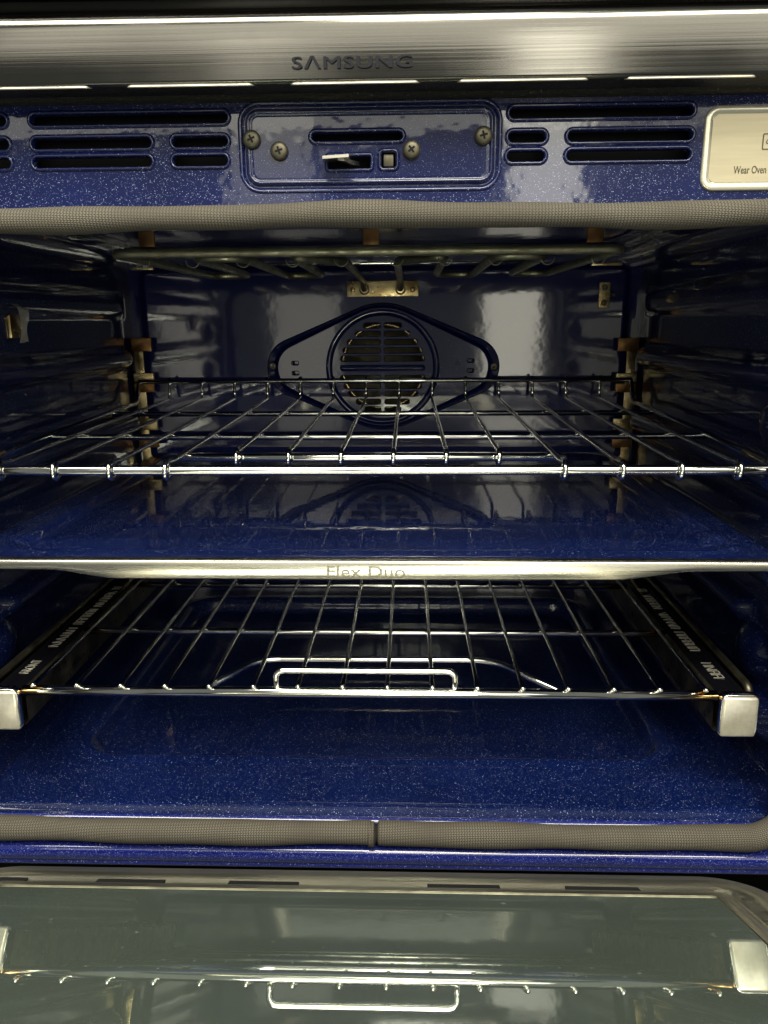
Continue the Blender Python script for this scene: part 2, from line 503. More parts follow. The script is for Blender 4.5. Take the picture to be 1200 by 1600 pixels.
PLATE = (plc.x, (pz0+pz1)/2, pw, pz1-pz0, .0095)
prof = [(.0026, 0), (.0022, -.0004), (.0017, -.0011), (.0012, -.0014), (.0006, -.0012), (.0002, -.0004), (0, .0008), (0, .004)]
plprof = [(.0028, 0), (.0020, -.0008), (.0012, -.0011), (.0004, -.0002), (-.0006, .0018), (-.0014, .0018), (-.0022, .0004), (-.0028, -.0010), (-.0035, -.0012), (-.0042, -.0004), (-.0050, 0), (-.0056, -.0003), (-.0062, -.0003)]
mb = MB()
ouz = [(-.37, PZ0), (.37, PZ0), (.37, PZ1), (-.37, PZ1)]
hs = [rr(h[0], h[1], h[2]+.0052, h[3]+.0052, h[4]+.0026) for h in SL]
hs.append(rr(PLATE[0], PLATE[1], PLATE[2]+.0056, PLATE[3]+.0056, PLATE[4]+.0028))
v, f = fill(ouz, hs, YF); mb.add(v, f)
for h in SL: rim(mb, h, prof, YF)
# panel's folded lower and upper edge
mb.loops([[(x, y, z) for y, z in ((YF, PZ0), (YF+.001, PZ0-.001), (YF+.006, PZ0-.002), (YF+.012, PZ0-.002))] for x in (-.37, .37)], close=False)
mb.build('front_panel', ENP, oven)
# pressed latch plate in the middle of the panel
mb = MB()
rim(mb, PLATE, plprof, YF)
yt = YF-.0003
pslot = list(hole_px(488, 628, 213, 10)); pslot[1] = U(558, 213.5, y=YF).z
lat = U(546, 254, y=YF); sq = U(607, 250, y=YF)
lh = (lat.x, lat.z, .0245, .0062, .0006); sh = (sq.x, sq.z, .0082, .0082, .0012)
inn = rr(PLATE[0], PLATE[1], PLATE[2]-.0124, PLATE[3]-.0124, PLATE[4]-.0062)
v, f = fill(inn, [rr(q[0], q[1], q[2]+.0052, q[3]+.0052, q[4]+.0026) for q in (pslot, lh, sh)], yt); mb.add(v, f)
for q in (pslot, lh, sh): rim(mb, q, prof, yt)
plate = mb.build('latch_plate', ENP, oven)
for px, py in ((394, 219), (437, 237), (643, 235), (755, 213)):
    c = U(px, py, y=YF)
    mb = MB(); n = 24
    pr = [(.0052, .0), (.0053, -.0016), (.0050, -.0026), (.0042, -.0034), (.0028, -.0038), (0.0001, -.0039)]
    mb.loops([[(c.x+r*math.cos(2*math.pi*k/n), yt+d, c.z+r*math.sin(2*math.pi*k/n)) for k in range(n)] for r, d in pr])
    s = mb.build('screw', SCR, plate)
    mb = MB(); a0 = random.uniform(.2, .9)
    for q in range(2):
        ca, sa = math.cos(a0+q*math.pi/2), math.sin(a0+q*math.pi/2); l, w = .0023, .00055
        p = [(c.x+ca*i*l-sa*j*w, yt-.00395-.0001*q, c.z+sa*i*l+ca*j*w) for i, j in ((-1, -1), (1, -1), (1, 1), (-1, 1))]
        mb.add(p, [(0, 1, 2, 3)])
        mb.add([(x, y+.0006, z) for x, y, z in p]+p, [(0, 1, 5, 4), (1, 2, 6, 5), (2, 3, 7, 6), (3, 0, 4, 7)])
    mb.build('cross_recess', DRK, plate, False)
# door latch tongue sticking out of its slot
a = U(504, 244, y=YF-.012); c = U(545, 241, y=YF-.012)
mb = MB(); mb.loops([[(a.x, y, a.z+dz) for y, dz in ((YF-.013, 0), (YF+.006, 0), (YF+.006, -.0016), (YF-.013, -.0016))],
                     [(c.x, y, c.z+dz) for y, dz in ((YF-.013, 0), (YF+.006, 0), (YF+.006, -.0016), (YF-.013, -.0016))]])
mb.add([mb.v[i] for i in range(8)], [(0, 1, 2, 3), (7, 6, 5, 4)])
mb.build('latch_tongue', STD, plate, False)
pts = [U(528, 248, y=YF-.008), U(538, 249, y=YF-.008), U(549, 254, y=YF-.004), U(562, 257, y=YF+.002)]
mb = MB(); mb.loops([[p+Vector(q) for q in ((0, -.001, .0012), (0, .006, .0012), (0, .006, -.0010), (0, -.001, -.0010))] for p in pts])
mb.build('latch_hook', STD, plate, False)
bevel_box('switch_button', (sq.x-.0030, YF+.001, sq.z-.0034), (sq.x+.0030, YF+.006, sq.z+.0034), .0006, SCR, plate)

# warning label on the panel
la = U(1098, 230, y=YF-.0005); lz1 = U(1150, 165, y=YF).z; lz0 = U(1150, 298, y=YF).z
lw = .118; lc = (la.x+lw/2, (lz0+lz1)/2, lw, lz1-lz0, .0075)
mb = MB()
mb.loops([[(x, YF+d, z) for x, z in rr(lc[0], lc[1], lc[2]+2*o, lc[3]+2*o, lc[4]+o)] for o, d in ((0, 0), (0, -.0010), (-.0006, -.0016), (-.0036, -.0016), (-.0042, -.0008), (-.0046, -.0008))])
lab = mb.build('warning_label', LBE, oven)
mb = MB(); v, f = fill(rr(lc[0], lc[1], lc[2]-.009, lc[3]-.009, .004), [], YF-.0010); mb.add(v, f)
mb.build('label_face', LBL, lab, False)
t0 = U(1145, 266, y=YF); t1 = U(1200, 265, y=YF)
text('lettering', 'Wear Oven M', (t1.x-t0.x)*1.13, .0042, (t0.x+(t1.x-t0.x)*1.13/2, YF-.0011, t0.z), INK, lab, extrude=.00008, offset=.008)
i0 = U(1190, 222, y=YF)
mb = MB()
for k, (o, w) in enumerate(((0, .0115),)):
    L1 = rr(i0.x+.0058, i0.z, .0115, .0088, .0008, 3); L2 = rr(i0.x+.0058, i0.z, .0103, .0076, .0004, 3)
    mb.loops([[(x, YF-.0012, z) for x, z in L1], [(x, YF-.0012, z) for x, z in L2]])
for dx in (.0032, .0084):
    n = 16
    drop = [((.0011*math.cos(2*math.pi*q/n)), (.0011*math.sin(2*math.pi*q/n) + (.0013 if q == n//4 else 0))) for q in range(n)]
    mb.loops([[(i0.x+dx+x*s_, YF-.0012, i0.z-.0002+z*s_) for x, z in drop] for s_ in (1, .55)])
mb.build('pictogram', INK, lab, False)

# side stiles of the face frame
for sg in (-1, 1):
    mb = MB()
    pr = [(.370, YF), (.318, YF), (.3135, YF+.002), (.312, YF+.0065)]
    mb.loops([[(sg*x, y, z) for x, y in pr] for z in (-.392, PZ0)], close=False)
    mb.build('frame_stile', ENP, oven)
# header behind the top gasket
extrude_x('mouth_header', [(YF+.014, .0585), (YF+.008, .0595), (YF+.006, ZC+.004)], -.33, .33, ENW, oven)
# bottom lip: rolled enamel edge below the gasket
lip = [(.4970, -.3545), (.4945, -.3552), (.4925, -.358), (.4925, -.366), (.4900, -.3676), (.4840, -.3686), (.4800, -.3704), (.4778, -.3734), (.4776, -.3772), (.4790, -.3806), (.4804, -.3818), (.4794, -.3830), (.4806, -.3860), (.490, -.390)]
extrude_x('lower_lip', lip, -.37, .37, ENL, oven, 2)

# gasket rope round the mouth
GY = .4835
def gasket():
    hw, z0, z1, r = .3010, -.3585, .0612, .030
    path = []
    def arc(cx, cz, a0, a1, n=9):
        for k in range(n+1):
            a = rad(lerp(a0, a1, k/n)); path.append(Vector((cx+r*math.cos(a), GY, cz+r*math.sin(a))))
    def line(p, q, n):
        for k in range(1, n): path.append(Vector((lerp(p[0], q[0], k/n), GY, lerp(p[1], q[1], k/n))))
    line((.006, z0), (hw-r, z0), 60)
    arc(hw-r, z0+r, -90, 0); line((hw, z0+r), (hw, z1-r), 50); arc(hw-r, z1-r, 0, 90)
    line((hw-r, z1), (-hw+r, z1), 120); arc(-hw+r, z1-r, 90, 180); line((-hw, z1-r), (-hw, z0+r), 50); arc(-hw+r, z0+r, 180, 270)
    line((-hw+r, z0), (.0045, z0), 60); path.append(Vector((.0045, GY, z0)))
    rs = []
    for p in path:
        w = .5*math.sin(p.x*23+1.3)+.35*math.sin(p.x*51+p.z*30)+.3*math.sin(p.z*37)
        top = p.z > 0
        p.z += (.0011 if top else .0006)*w
        if top: p.z += .0008*math.sin(p.x*13+2)
        p.y += .0006*w
        rs.append((.0073 if top else .0086) + .0005*math.sin(p.x*33+p.z*20) + .0003*math.sin(p.x*71+1))
    mb = MB(); mb.tube(path, rs, 26, uv=True); return mb.build('door_gasket', GAS, oven)
gk = gasket()
mb = MB(); mb.tube([(.0030, GY-.0003, -.3590), (.0045, GY-.0003, -.3590), (.0062, GY-.0003, -.3590), (.0072, GY-.0003, -.3590)], [.0084, .0089, .0089, .0084], 26, uv=True)
mb.build('gasket_splice', GAS, gk)

# control panel overhanging the mouth
YS = .460
ctl = extrude_x('control_panel', [(.4985, .300), (.490, .1700), (.480, .1668), (.4670, .1650), (.4615, .1625), (.4590, .1585), (YS-.0014, .154), (YS-.0007, .1405), (YS, .1295), (.4604, .1280), (.4614, .1272)], -.385, .385, STE, oven, 2)
sharp(ctl.data, 60)
bevel_box('upper_trim', (-.385, .458, .1745), (.385, .4975, .285), .003, BLG, oven)
extrude_x('panel_underside', [(.4614, .1274), (.468, .1268), (.476, .1262), (.4775, .1275), (.4790, .1275), (.4800, .1255), (.4985, .1255)], -.385, .385, GRN, oven, 2)
for xa, xb in ((-60, 141), (197, 397), (453, 656), (715, 920), (977, 1182)):
    ya = 136-(xa)*.011; p = U(xa, ya, y=YS+.0015); q = U(xb, ya, y=YS+.0015)
    mb = MB(); mb.tube(fillet([(p.x, YS+.0040, .1276), (p.x+.002, YS+.0006, .1268), (q.x-.002, YS+.0006, .1268), (q.x, YS+.0040, .1276)], .003, 4), .0006, 8)
    mb.build('vent_lip', LBE, ctl)
p0 = U(457, 99, y=YS); p1 = U(644, 97, y=YS)
text('brand_lettering', 'S\u039bMSUNG', p1.x-p0.x, .0064, ((p0.x+p1.x)/2, YS-.0017, (p0.z+p1.z)/2), LOGO, ctl, extrude=.0003, spacing=1.08, bold=.035)

# fan cover on the back wall
def hull(o, a, R, r, n=(40, 22)):
    th = math.acos((R-r)/a); out = []
    def arc(cx, rad_, a0, a1, k):
        for q in range(k+1): t = lerp(a0, a1, q/k); out.append((cx+rad_*math.cos(t), rad_*math.sin(t)))
    arc(a, r+o, -th, th, n[1]); arc(0, R+o, th, math.pi-th, n[0]); arc(-a, r+o, math.pi-th, math.pi+th, n[1]); arc(0, R+o, math.pi+th, 2*math.pi-th, n[0])
    return out
yb = YB-.006
mb = MB()
def H(o, a, r, y): return [(FAN.x+x, y, FAN.z+z) for x, z in hull(o, a, .0765, r)]
mb.loops([H(.0014, .1085, .0350, yb+.001), H(.0012, .1085, .0350, yb-.0024), H(.0004, .1085, .0350, yb-.0044), H(-.0008, .1085, .0350, yb-.0048),
          H(-.0018, .1035, .0345, yb-.0050), H(-.0026, .1028, .0342, yb-.0060), H(-.0038, .1018, .0338, yb-.0112), H(-.0044, .1012, .0336, yb-.0126), H(-.0056, .1012, .0336, yb-.0130)])
yc = yb-.0130
n = 72
def circ(r, y): return [(FAN.x+r*math.cos(2*math.pi*k/n), y, FAN.z+r*math.sin(2*math.pi*k/n)) for k in range(n)]
# where the disc meets the tapering wings it stands proud of them
CR = .0693
sideh = [(-.1080, .006, .0078, .0040, .0012), (-.1080, -.0062, .0078, .0040, .0012), (.108, .008, .0078, .0040, .0012), (.108, -.0042, .0078, .0040, .0012)]
ol = [(FAN.x+x, FAN.z+z) for x, z in hull(-.0056, .1012, .0765, .0336)]
tri = [(.0925-.0034, .003), (.0925+.0034, .003), (.0925, .0092)]
hl = [[(x, z) for x, _, z in circ(CR+.0008, 0)]] + [rr(FAN.x+x, FAN.z+z, w+.002, h+.002, r+.001, 3) for x, z, w, h, r in sideh]
v, f = fill(ol, hl, yc); mb.add(v, f)
hp = [(.001, 0), (.0006, -.0003), (.0002, 0), (0, .0012), (0, .004)]
for x, z, w, h, r in sideh:
    mb.loops([[(a_, yc+d, c_) for a_, c_ in rr(FAN.x+x, FAN.z+z, w+2*o, h+2*o, r+o, 3)] for o, d in hp])
mb.loops([circ(CR+.0008, yc), circ(CR, yc+.0006), circ(CR-.0012, yc+.0022), circ(CR-.0030, yc+.0024), circ(CR-.0046, yc+.0008), circ(CR-.0062, yc-.0004), circ(CR-.0074, yc-.0008)])
yd = yc-.0008
sl = []
for z0_, xw in ((.0505, .0230), (.0408, .0330), (.0308, .0425), (.0208, .0482), (.0110, .0512), (-.0125, .0520), (-.0222, .0480), (-.0318, .0430), (-.0415, .0330), (-.0510, .0220)):
    for sg in (-1, 1):
        sl.append((FAN.x+sg*(xw+.0026)/2, FAN.z+z0_, xw-.0026, .0058, .0022))
v, f = fill([(x, z) for x, _, z in circ(CR-.0074, 0)], [rr(x, z, w+.002, h+.002, r+.001, 3) for x, z, w, h, r in sl], yd); mb.add(v, f)
for x, z, w, h, r in sl:
    mb.loops([[(a_, yd+d, c_) for a_, c_ in rr(x, z, w+2*o, h+2*o, r+o, 3)] for o, d in hp])
# blind bar across the middle
mb.loops([[(a_, yd-d, c_) for a_, c_ in rr(FAN.x, FAN.z-.0004, .1035+2*o, .0062+2*o, .003+o, 4)] for o, d in ((.001, -.0002), (.0003, .0009), (-.0008, .0013), (-.0016, .0007), (-.0028, .0004))])
fc = mb.build('fan_cover', ENB, oven)
sharp(fc.data, 50)
mb = MB()
for s_, t_ in ((1, .0007),):
    T = [(FAN.x+x, FAN.z+z) for x, z in tri]
    cx_ = sum(p[0] for p in T)/3; cz_ = sum(p[1] for p in T)/3
    mb.loops([[(lerp(cx_, x, k), yc-d, lerp(cz_, z, k)) for x, z in T] for k, d in ((1.12, 0), (1.05, .0007), (.85, .0007), (.72, 0))])
mb.build('triangle_mark', ENB, fc, False)
for sg in (-1, 1):
    mb = MB(); c = Vector((FAN.x+sg*.1372, yb-.0046, FAN.z+(.002 if sg < 0 else 0)))
    mb.loops([[(c.x+r*math.cos(2*math.pi*k/20), c.y-d, c.z+r*math.sin(2*math.pi*k/20)) for k in range(20)] for r, d in ((.0046, 0), (.0046, .002), (.0036, .003), (.0014, .0034), (.0012, .0016), (.0001, .0015))])
    mb.build('cover_screw', SCR, fc)
# fan wheel and ring element behind the slots
mb = MB(); mb.loops([[(FAN.x+r*math.cos(2*math.pi*k/40), y, FAN.z+r*math.sin(2*math.pi*k/40)) for k in range(40)] for r, y in ((.001, 1.030), (.095, 1.030), (.095, .983))])
FANM = heattint('golden_fan_steel', (.95, .76, .45), (.60, .42, .20), .2)
fw_ = mb.build('fan_housing', ELE, oven)
for k in range(16):
    a = 2*math.pi*k/16; mb = MB()
    def bl(r, t, y): return (FAN.x+r*math.cos(a+t), y, FAN.z+r*math.sin(a+t))
    mb.loops([[bl(.020, 0, .994), bl(.044, .10, .992), bl(.060, .30, .994)], [bl(.020, 0, 1.020), bl(.044, .10, 1.020), bl(.060, .30, 1.020)]], close=False)
    mb.build('fan_blade', FANM, fw_)
mb = MB(); mb.tube([(FAN.x+.052*math.cos(2*math.pi*k/48), .987, FAN.z+.052*math.sin(2*math.pi*k/48)) for k in range(48)], .003, 10, closed=True)
mb.build('ring_element', FANM, fw_)

# broil element under the ceiling
EZ, ER = .0512, .0037
el = []
yf, yr = .592, .875
pts = [(-.022, .968, .0385), (-.022, .948, .050), (-.022, .700, EZ)]
half = [(-.022, .968, .0400), (-.022, .950, .0490), (-.022, .690, EZ), (-.060, .640, EZ), (-.062, yr, EZ), (-.102, yr+.01, EZ), (-.100, .640, EZ), (-.140, .640, EZ), (-.142, yr, EZ), (-.182, yr, EZ), (-.186, .62, EZ), (-.188, yf, EZ), (0, yf-.002, EZ)]
path = half + [(-x, y, z) for x, y, z in half[::-1][1:]]
mb = MB(); mb.tube(fillet(path, .018, 6), ER, 12); ele = mb.build('broil_element', ELE, oven)
# the long cross rod and its clips
mb = MB(); mb.tube([(-.195, .640, EZ+.0075), (.195, .640, EZ+.0075)], .0016, 8); mb.build('support_rod', CHR2, ele)
mb = MB(); mb.tube([(-.16, .800, EZ+.0065), (.16, .800, EZ+.0065)], .0016, 8); mb.build('support_rod', CHR2, ele)
for x in (-.182, -.142, -.101, -.061, -.022, .022, .061, .101, .142, .182):
    for yy in (.640+.003, .800+.003):
        if yy > .7: continue
        mb = MB(); mb.tube([(x+.0058*math.cos(t), yy, EZ-.0005+.0066*math.sin(t)) for t in [rad(q) for q in range(190, 351, 20)]], .0005, 6)
        mb.build('wire_clip', ELE, ele)
for px, py in ((232, 379), (580, 376), (928, 372)):
    c = U(px, py, y=.66)
    bevel_box('element_hanger', (c.x-.0065, .655, c.z-.006), (c.x+.0065, .657, ZC-.004), .0006, BRN, ele)
bk = U(598, 451, y=YB-.0085)
br = bevel_box('element_bracket', (bk.x-.0435, yb-.0028, bk.z-.0092), (bk.x+.0435, yb, bk.z+.0092), .0006, BRS, oven)
for dx, mt in ((-.0365, SCR), (.0365, SCR)):
    mb = MB(); mb.loops([[(bk.x+dx+r*math.cos(2*math.pi*k/14), yb-.0028-d, bk.z-.001+r*math.sin(2*math.pi*k/14)) for k in range(14)] for r, d in ((.0032, 0), (.0030, .0012), (.0018, .0018), (.0001, .0019))])
    mb.build('rivet', BRS, br)
for x in (-.022, .022):
    mb = MB(); mb.tube([(x+.0055*math.cos(2*math.pi*k/18), yb-.0030, .0395+.0055*math.sin(2*math.pi*k/18)) for k in range(18)], .0010, 8, closed=True)
    mb.build('grommet', SCR, br)
# small thin straps at the ceiling corners
for xa, xb, py in ((205, 240, 420), (924, 972, 413)):
    a = U(xa, py, y=.93); c = U(xb, py, y=.93)
    bevel_box('ceiling_strap', (a.x, .928, a.z-.0014), (c.x, .934, a.z+.0014), .0005, BRS, oven)
# sensor plate on the back wall
a = U(945, 441, y=yb); c = U(945, 481, y=yb)
pb = bevel_box('sensor_plate', (a.x-.0065, yb-.0022, c.z), (a.x+.0065, yb, a.z), .0006, BRS, oven)
for zz in (a.z-.006, c.z+.006):
    mb = MB(); mb.loops([[(a.x+r*math.cos(2*math.pi*k/14), yb-.0022-d, zz+r*math.sin(2*math.pi*k/14)) for k in range(14)] for r, d in ((.0036, 0), (.0034, .0014), (.002, .0022), (.0001, .0023))])
    mb.build('rivet', SCR, pb)
mb = MB(); mb.tube([(a.x+.003, yb-.002, (a.z+c.z)/2), (a.x+.004, yb-.012, (a.z+c.z)/2-.0005), (a.x+.004, yb-.03, (a.z+c.z)/2-.001)], .0018, 10); mb.build('sensor_rod', BRS, pb)
# corner uprights with tabs
for sg in (-1, 1):
    pxs = 226 if sg < 0 else 976
    zt = U(pxs, 528, y=.968).z; zb = -.22
    x0_ = sg*.2985
    st_ = bevel_box('corner_upright', (min(x0_, x0_+sg*.011), .9655, zb), (max(x0_, x0_+sg*.011), .9675, zt-.004), .0006, BRS, oven)
    for ya, yb_, m_ in ((528, 549, BRN), (583, 597, BRS), (599, 613, BRN), (654, 672, BRS), (682, 699, BRN)):
        za = U(pxs, ya, y=.962).z; zc_ = U(pxs, yb_, y=.962).z
        bevel_box('tab', (min(sg*.286, sg*.311), .9605, zc_), (max(sg*.286, sg*.311), .9650, za), .0007, m_, st_)
# probe socket clip on the left wall
c = U(20, 505, x=-XW)
hk = bevel_box('probe_socket', (-XW-.001, c.y-.010, c.z-.013), (-XW+.003, c.y+.012, c.z+.015), .0015, BRS, oven)
mb = MB(); P = [(-XW+.006, c.y-.006, c.z+.016), (-XW+.011, c.y-.005, c.z+.013), (-XW+.012, c.y-.004, c.z), (-XW+.010, c.y-.002, c.z-.010), (-XW+.005, c.y+.003, c.z-.017)]
mb.loops([[Vector(p)+Vector((0, dy, 0)) for p in fillet(P, .006, 4)] for dy in (-.005, .005)], close=False)
k = len(mb.v)//2
mb.build('spring_clip', CAP, hk)
mb = MB(); P2 = [(-XW+.004, c.y+.007, c.z+.014), (-XW+.010, c.y+.007, c.z+.012), (-XW+.010, c.y+.007, c.z+.004), (-XW+.006, c.y+.007, c.z-.004), (-XW+.007, c.y+.007, c.z-.016)]
mb.loops([[Vector(p)+Vector((0, dy, 0)) for p in fillet(P2, .005, 4)] for dy in (-.004, .004)], close=False)
mb.build('spring_clip', CAP, hk)

# ------------------------------------------------------------------ door, swung down and resting about 20 degrees above level
DT = rad(20.8); DO = Vector((0, .404, -.326))
DN = Vector((0, math.sin(DT), math.cos(DT))); DV = Vector((0, -math.cos(DT), math.sin(DT)))
def D(x, v, w=0.): return DO + Vector((x, 0, 0)) + DV*v + DN*w
def UD(px, py):
    d = _fw + _r2*((px-600)/F) + _d2*((py-800)/F); o = Vector((CX, 0, 0))
    p = o + d*((DO-o).dot(DN)/d.dot(DN)); return p.x, (p-DO).dot(DV)
mb = MB()
dl = lambda o, w: [D(x, v, w) for x, v in rr(0, .225, .700+2*o, .480+2*o, .012, 5)]
mb.loops([dl(-.004, -.056), dl(0, -.052), dl(0, -.016), dl(-.003, -.012), dl(-.07, -.012)])
mb.add([D(x, v, -.040) for x, v in ((-.34, -.01), (.34, -.01), (.34, .46), (-.34, .46))], [(0, 1, 2, 3)])
door = mb.build('oven_door', ENW, oven); sharp(door.data, 40)
bevel_box('door_lining', (-.30, 0, 0), (.30, .46, .003), .001, mat('dark_grey_door_lining', (.10, .125, .11), .55)[0], door, rot=(-DT, 0, 0)).location = D(0, .235, -.034) - oven.location - door.location
def dloop(o, w): return [D(x, v, w) for x, v in rr(0, .215, .476+2*o, .430+2*o, .034+o, 12)]
RIMM = brushed('pale_door_rim', (.74, .72, .60), .36)
mb = MB()
mb.loops([dloop(.0, -.013), dloop(.0, -.0012), dloop(-.0010, 0), dloop(-.0180, -.0004), dloop(-.0188, -.0018), dloop(-.0250, -.0018), dloop(-.0258, -.0003), dloop(-.0290, .0004), dloop(-.0325, .0000)])
mb.build('door_rim', RIMM, door)
mb = MB()
mb.loops([dloop(-.0325, .0), dloop(-.0325, -.0022)])
rimo = mb.build('rim_edge', SCR, door)
for w, m_, o_ in ((-.0006, GL1, -.0328), (-.0150, GL2, -.0100)):
    lp = [(x, v) for x, v in rr(0, .215, .476+2*o_, .430+2*o_, .034+o_*.9, 12)]
    v_, f_ = fill(lp, [], 0)
    mb = MB(); mb.add([D(p.x, p.z, w) for p in v_], f_); mb.build('glass_pane', m_, door, False)
for xa, xb, ym in ((-60, 30, 1380), (143, 252, 1381), (353, 465, 1383), (668, 782, 1386), (885, 1000, 1388)):
    p = UD(xa, ym); q = UD(xb, ym)
    o_ = bevel_box('vent_slot', (0, 0, 0), (q[0]-p[0], .0058, .0015), .0004, DRK, door, rot=(-DT, 0, 0)); o_.location = D((p[0]+q[0])/2, .0219, -.0012) - oven.location - door.location
for sg in (-1, 1):
    mb = MB(); hv = [(.488, -.386), (.500, -.400), (.430, -.398), (.385, -.372), (.375, -.350), (.392, -.345)]
    mb.loops([[(sg*.322+dx, y, z) for y, z in hv] for dx in (-.004, .004)])
    mb.add(mb.v[:6], [tuple(range(6))]); mb.add(mb.v[6:12], [tuple(range(6))[::-1]])
    mb.build('door_hinge', SCR, door, False)

# ------------------------------------------------------------------ divider shelf
dv = thing('oven_divider', 'blue enamel divider shelf with brushed steel front strip stamped Flex Duo', 'oven shelf', (0, .74, -.176))
def dtop(a, c):
    x = lerp(-.2915, .2915, a); y = lerp(.5055, .955, c)
    d = sd_rr(x, y, 0, .735, .262, .205, .02)
    z = -.1585 - .0035*(1-sst(-.010, .003, d)) + .0012*math.exp(-((d-.004)/.005)**2)
    z -= .010*(1-sst(-.2915, -.2855, -abs(x)))*0
    e = .2915-abs(x)
    if e < .004: z -= .004-math.sqrt(max(0, .004**2-(.004-e)**2))
    return Vector((x, y, z))
grid('enamel_top', 150, 130, dtop, ENA, dv)
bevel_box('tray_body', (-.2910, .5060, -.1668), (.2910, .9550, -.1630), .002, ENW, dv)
xs = [U(px, 890, y=.5).x for px in (72, 185, 955, 1095)]
def strip_bottom(x):
    c = 1-sst(xs[1], xs[0], x) if False else 1
    if x < xs[1]: c = sst(xs[0], xs[1], x)
    if x > xs[2]: c = 1-sst(xs[2], xs[3], x)
    return lerp(-.1648, -.1712, c)
mb = MB(); ls = []
N = 120
for i in range(N+1):
    x = lerp(-.2960, .2960, i/N); zb = strip_bottom(x); zt = -.1580
    ls.append([(x, .5068, zt+.0006), (x, .5025, zt+.0006), (x, .5008, zt+.0002), (x, .5000, zt-.0012), (x, .5000, (zt+zb)/2), (x, .5000, zb+.0012), (x, .5006, zb+.0003), (x, .5020, zb), (x, .5068, zb+.0010)])
mb.loops(ls)
n9 = 9
mb.add(ls[0], [tuple(range(n9))]); mb.add(ls[-1], [tuple(range(n9))[::-1]])
fs = mb.build('front_strip', STD, dv); sharp(fs.data, 50)
p0 = U(511, 893, y=.5); p1 = U(633, 894, y=.5); w = p1.x-p0.x
EMB = brushed('embossed_steel', (.15, .14, .11), .42)
text('lettering', 'Flex Duo', w, .0082, ((p0.x+p1.x)/2, .5001, (p0.z+p1.z)/2), EMB, fs, extrude=.0004, bold=.02)

# ------------------------------------------------------------------ upper wire rack
S1 = .0408; X1 = .0203
rk = thing('oven_rack', 'bright steel wire rack with raised back bar, above the divider shelf', 'oven rack', (0, .75, -.105), 'oven racks')
ZW_F, ZW_B = -.0985, -.0905
def zw(y): return lerp(ZW_F, ZW_B, (y-.5427)/(.945-.5427))
YFB, ZFB, RFB = .5427, -.1026, .0037
mb = MB(); mb.tube(fillet([(-.294, .60, ZFB+.003), (-.294, YFB, ZFB), (.294, YFB, ZFB), (.294, .60, ZFB+.003)], .012), RFB, 14); mb.build('front_bar', CHR, rk)
mb = MB(); mb.tube([(-.303, .956, -.0690), (.303, .956, -.0690)], .0028, 12); mb.build('back_bar', CHR, rk)
YD2 = .5915
mb = MB(); mb.tube([(X1-4.45*S1+.012, YD2, zw(YD2)-.0042), (X1+3.4*S1-.006, YD2, zw(YD2)-.0042)], .0033, 12); mb.build('grip_bar', CHR, rk)
for yy in (.690, .846):
    mb = MB(); mb.tube([(-.297, yy, zw(yy)-.0042), (.297, yy, zw(yy)-.0042)], .0029, 12); mb.build('cross_bar', CHR, rk)
for sg in (-1, 1):
    mb = MB(); mb.tube(fillet([(sg*.303, .956, -.0690), (sg*.3005, .935, -.094), (sg*.298, .90, zw(.9)-.001), (sg*.294, .595, ZFB+.003)], .01), .0026, 10); mb.build('side_wire', CHR, rk)
for i in range(-7, 7):
    x = X1+i*S1
    mid = -3 <= i <= 2
    ye = YD2 if mid else YFB; zc_ = (zw(YD2)-.0042) if mid else ZFB; rb = .0033 if mid else RFB
    rw = .0020
    R_ = rb+rw
    P = fillet([(x, .9575, -.0645), (x, .9545, zw(.95)), (x, .93, zw(.93)), (x, ye+.012, zw(ye+.012)), (x, ye+.004, zc_+R_)], .006, 5)
    # wrap round the bar
    P = P[:-1] + [Vector((x-.0006*k/12, ye+R_*math.sin(a), zc_+R_*math.cos(a))) for k, a in enumerate([rad(30-25*q) for q in range(0, 13)])]
    mb = MB(); mb.tube(P, rw, 8); mb.build('wire', CHR, rk)

# ------------------------------------------------------------------ lower sliding rack
S2 = .0328; X2 = -.0163; ZR = -.2585; YL = .5151
r2 = thing('oven_rack', 'sliding steel wire rack with black side rails and small front loop, below the divider', 'oven rack', (0, .73, -.295), 'oven racks')
mb = MB(); mb.tube([(-.2545, YL, ZR-.0050), (.2545, YL, ZR-.0050)], .0038, 14); mb.build('front_bar', CHR2, r2)
for yy, rb in ((.6273, .0031), (.7505, .0030), (.868, .0028), (.945, .0028)):
    mb = MB(); mb.tube([(-.2545, yy, ZR-.0043), (.2545, yy, ZR-.0043)], rb, 12); mb.build('cross_bar', CHR2, r2)
for i in range(-7, 9):
    x = X2+i*S2
    mb = MB(); mb.tube([(x, .948, ZR), (x, YL+.02, ZR), (x, YL-.0002, ZR+.0001), (x, YL-.0028, ZR-.0003)], [.0017, .0017, .0021, .0018], 8)
    mb.build('wire', CHR, r2)
a = U(432, 1078, y=YL); c = U(711, 1080, y=YL); top = U(570, 1048, y=YL+.001).z
mb = MB(); mb.tube(fillet([(a.x, YL+.001, ZR-.003), (a.x, YL+.001, top), (c.x, YL+.001, top), (c.x, YL+.001, ZR-.003)], .009, 8), .0024, 12); mb.build('front_loop', CHR, r2)
a = U(312, 1076, z=ZR-.006); c = U(885, 1080, z=ZR-.006); a2 = U(405, 1027, z=ZR-.006); c2 = U(770, 1029, z=ZR-.006)
mb = MB(); mb.tube(fillet([(a.x, YL+.003, ZR-.0072), (a2.x, a2.y, ZR-.0072), (c2.x, c2.y, ZR-.0072), (c.x, YL+.003, ZR-.0072)], .02, 8), .0025, 12); mb.build('stop_bar', CHR, r2)
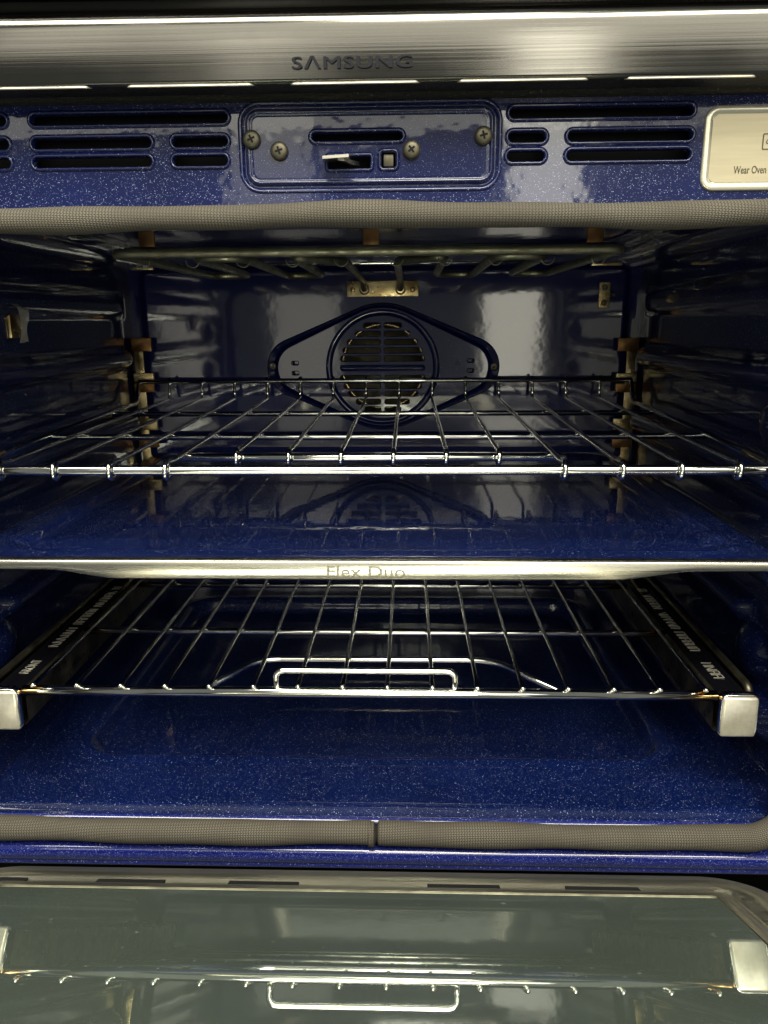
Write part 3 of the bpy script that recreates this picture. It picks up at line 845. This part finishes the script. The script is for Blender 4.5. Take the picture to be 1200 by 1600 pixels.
# a broad brace under the right side
def glyphs(x, y0, y1, z, dirn, wd=.0085):
    """worn stamped characters, too worn to read"""
    mb = MB(); y = y0; q = 0
    def bar(a, b_, t=.0008):
        a = Vector((*a, z)); b_ = Vector((*b_, z)); d = (b_-a).normalized(); n_ = Vector((-d.y, d.x, 0))*t/2
        p = [a-n_, b_-n_, b_+n_, a+n_]
        mb.add(p+[v_+Vector((0, 0, .0002)) for v_ in p], [(4, 5, 6, 7), (0, 1, 5, 4), (1, 2, 6, 5), (2, 3, 7, 6), (3, 0, 4, 7)])
    while y < y1:
        l = random.choice((.0038, .0045, .0052)); k = random.random()
        if q % 7 != 6:
            bar((x-wd/2, y), (x+wd/2, y))
            if k > .25: bar((x-wd/2, y+l), (x+wd/2, y+l))
            if k > .45: bar((x+dirn*wd/2, y), (x+dirn*wd/2, y+l))
            if k > .65: bar((x, y), (x, y+l))
            if k < .35: bar((x-wd/2, y), (x+wd/2, y+l))
        y += l+.0022; q += 1
    return mb
for sg in (-1, 1):
    xi, xo = .2530, .2840
    yf_, yk = .5085, .950
    zt, zb = ZR-.0020, ZR-.0330
    def sx(x): return sg*x
    mb = MB()
    # channel section: inner wall, bottom, outer wall with rolled upper bar
    pr = [(xi+.002, zt-.0008), (xi, zt-.0022), (xi+.0005, zb+.002), (xi+.0025, zb), (xo-.003, zb), (xo, zb+.004), (xo, zt-.006)]
    mb.loops([[(sx(x), y, z) for x, z in pr] for y in (yf_+.006, yk)], close=False)
    rl = mb.build('slide_rail', RAIL, r2, True); sharp(rl.data, 40)
    mb = MB()
    mb.loops([[(sx(x), y, z) for x, z in ((xi+.0015, zt-.0005), (xi+.0022, zt), (xo-.0085, zt-.0010), (xo-.0075, zt-.0020))] for y in (yf_+.004, yk)], close=False)
    tp = mb.build('rail_top', BLG, rl, True); sharp(tp.data, 40)
    mb = MB(); mb.tube(fillet([(sx(xo-.0035), yf_+.012, zt-.0040), (sx(xo-.0035), yf_+.016, zt+.0008), (sx(xo-.0035), yk, zt+.0012)], .004), .0030, 10); mb.build('rail_bar', RAIL, rl)
    cap = bevel_box('end_cap', (min(sx(xi+.0035), sx(xo-.002)), yf_-.0016, zb-.001), (max(sx(xi+.0035), sx(xo-.002)), yf_+.006, zt-.0005), .0022, CAP, rl, 3)
    mb = MB(); mb.loops([[(sx((xi+xo)/2+.0008)+x, yf_+d, (zt+zb)/2+z) for x, z in rr(0, 0, .0225+o, .0285+o, .003+o/2, 4)] for o, d in ((.0045, .0055), (.0045, -.0004), (.0025, -.0008), (.0022, .001))])
    mb.build('cap_frame', CHR2, rl)
    xm = sx((xi+xo)/2-.0035)
    zg = zt-.0002
    g = glyphs(xm, .588, .735, zg, sg, .0082); g.build('stamped_lettering', STAMP, rl, False)
    if sg < 0:
        text('front_lettering', 'FRONT', .024, .0078, (xm, .549, zg), STAMP, rl, rot=(0, 0, math.pi/2), extrude=.0002, offset=-.005)
    else:
        glyphs(xm, .538, .562, zg, sg, .0078).build('stamped_lettering', STAMP, rl, False)
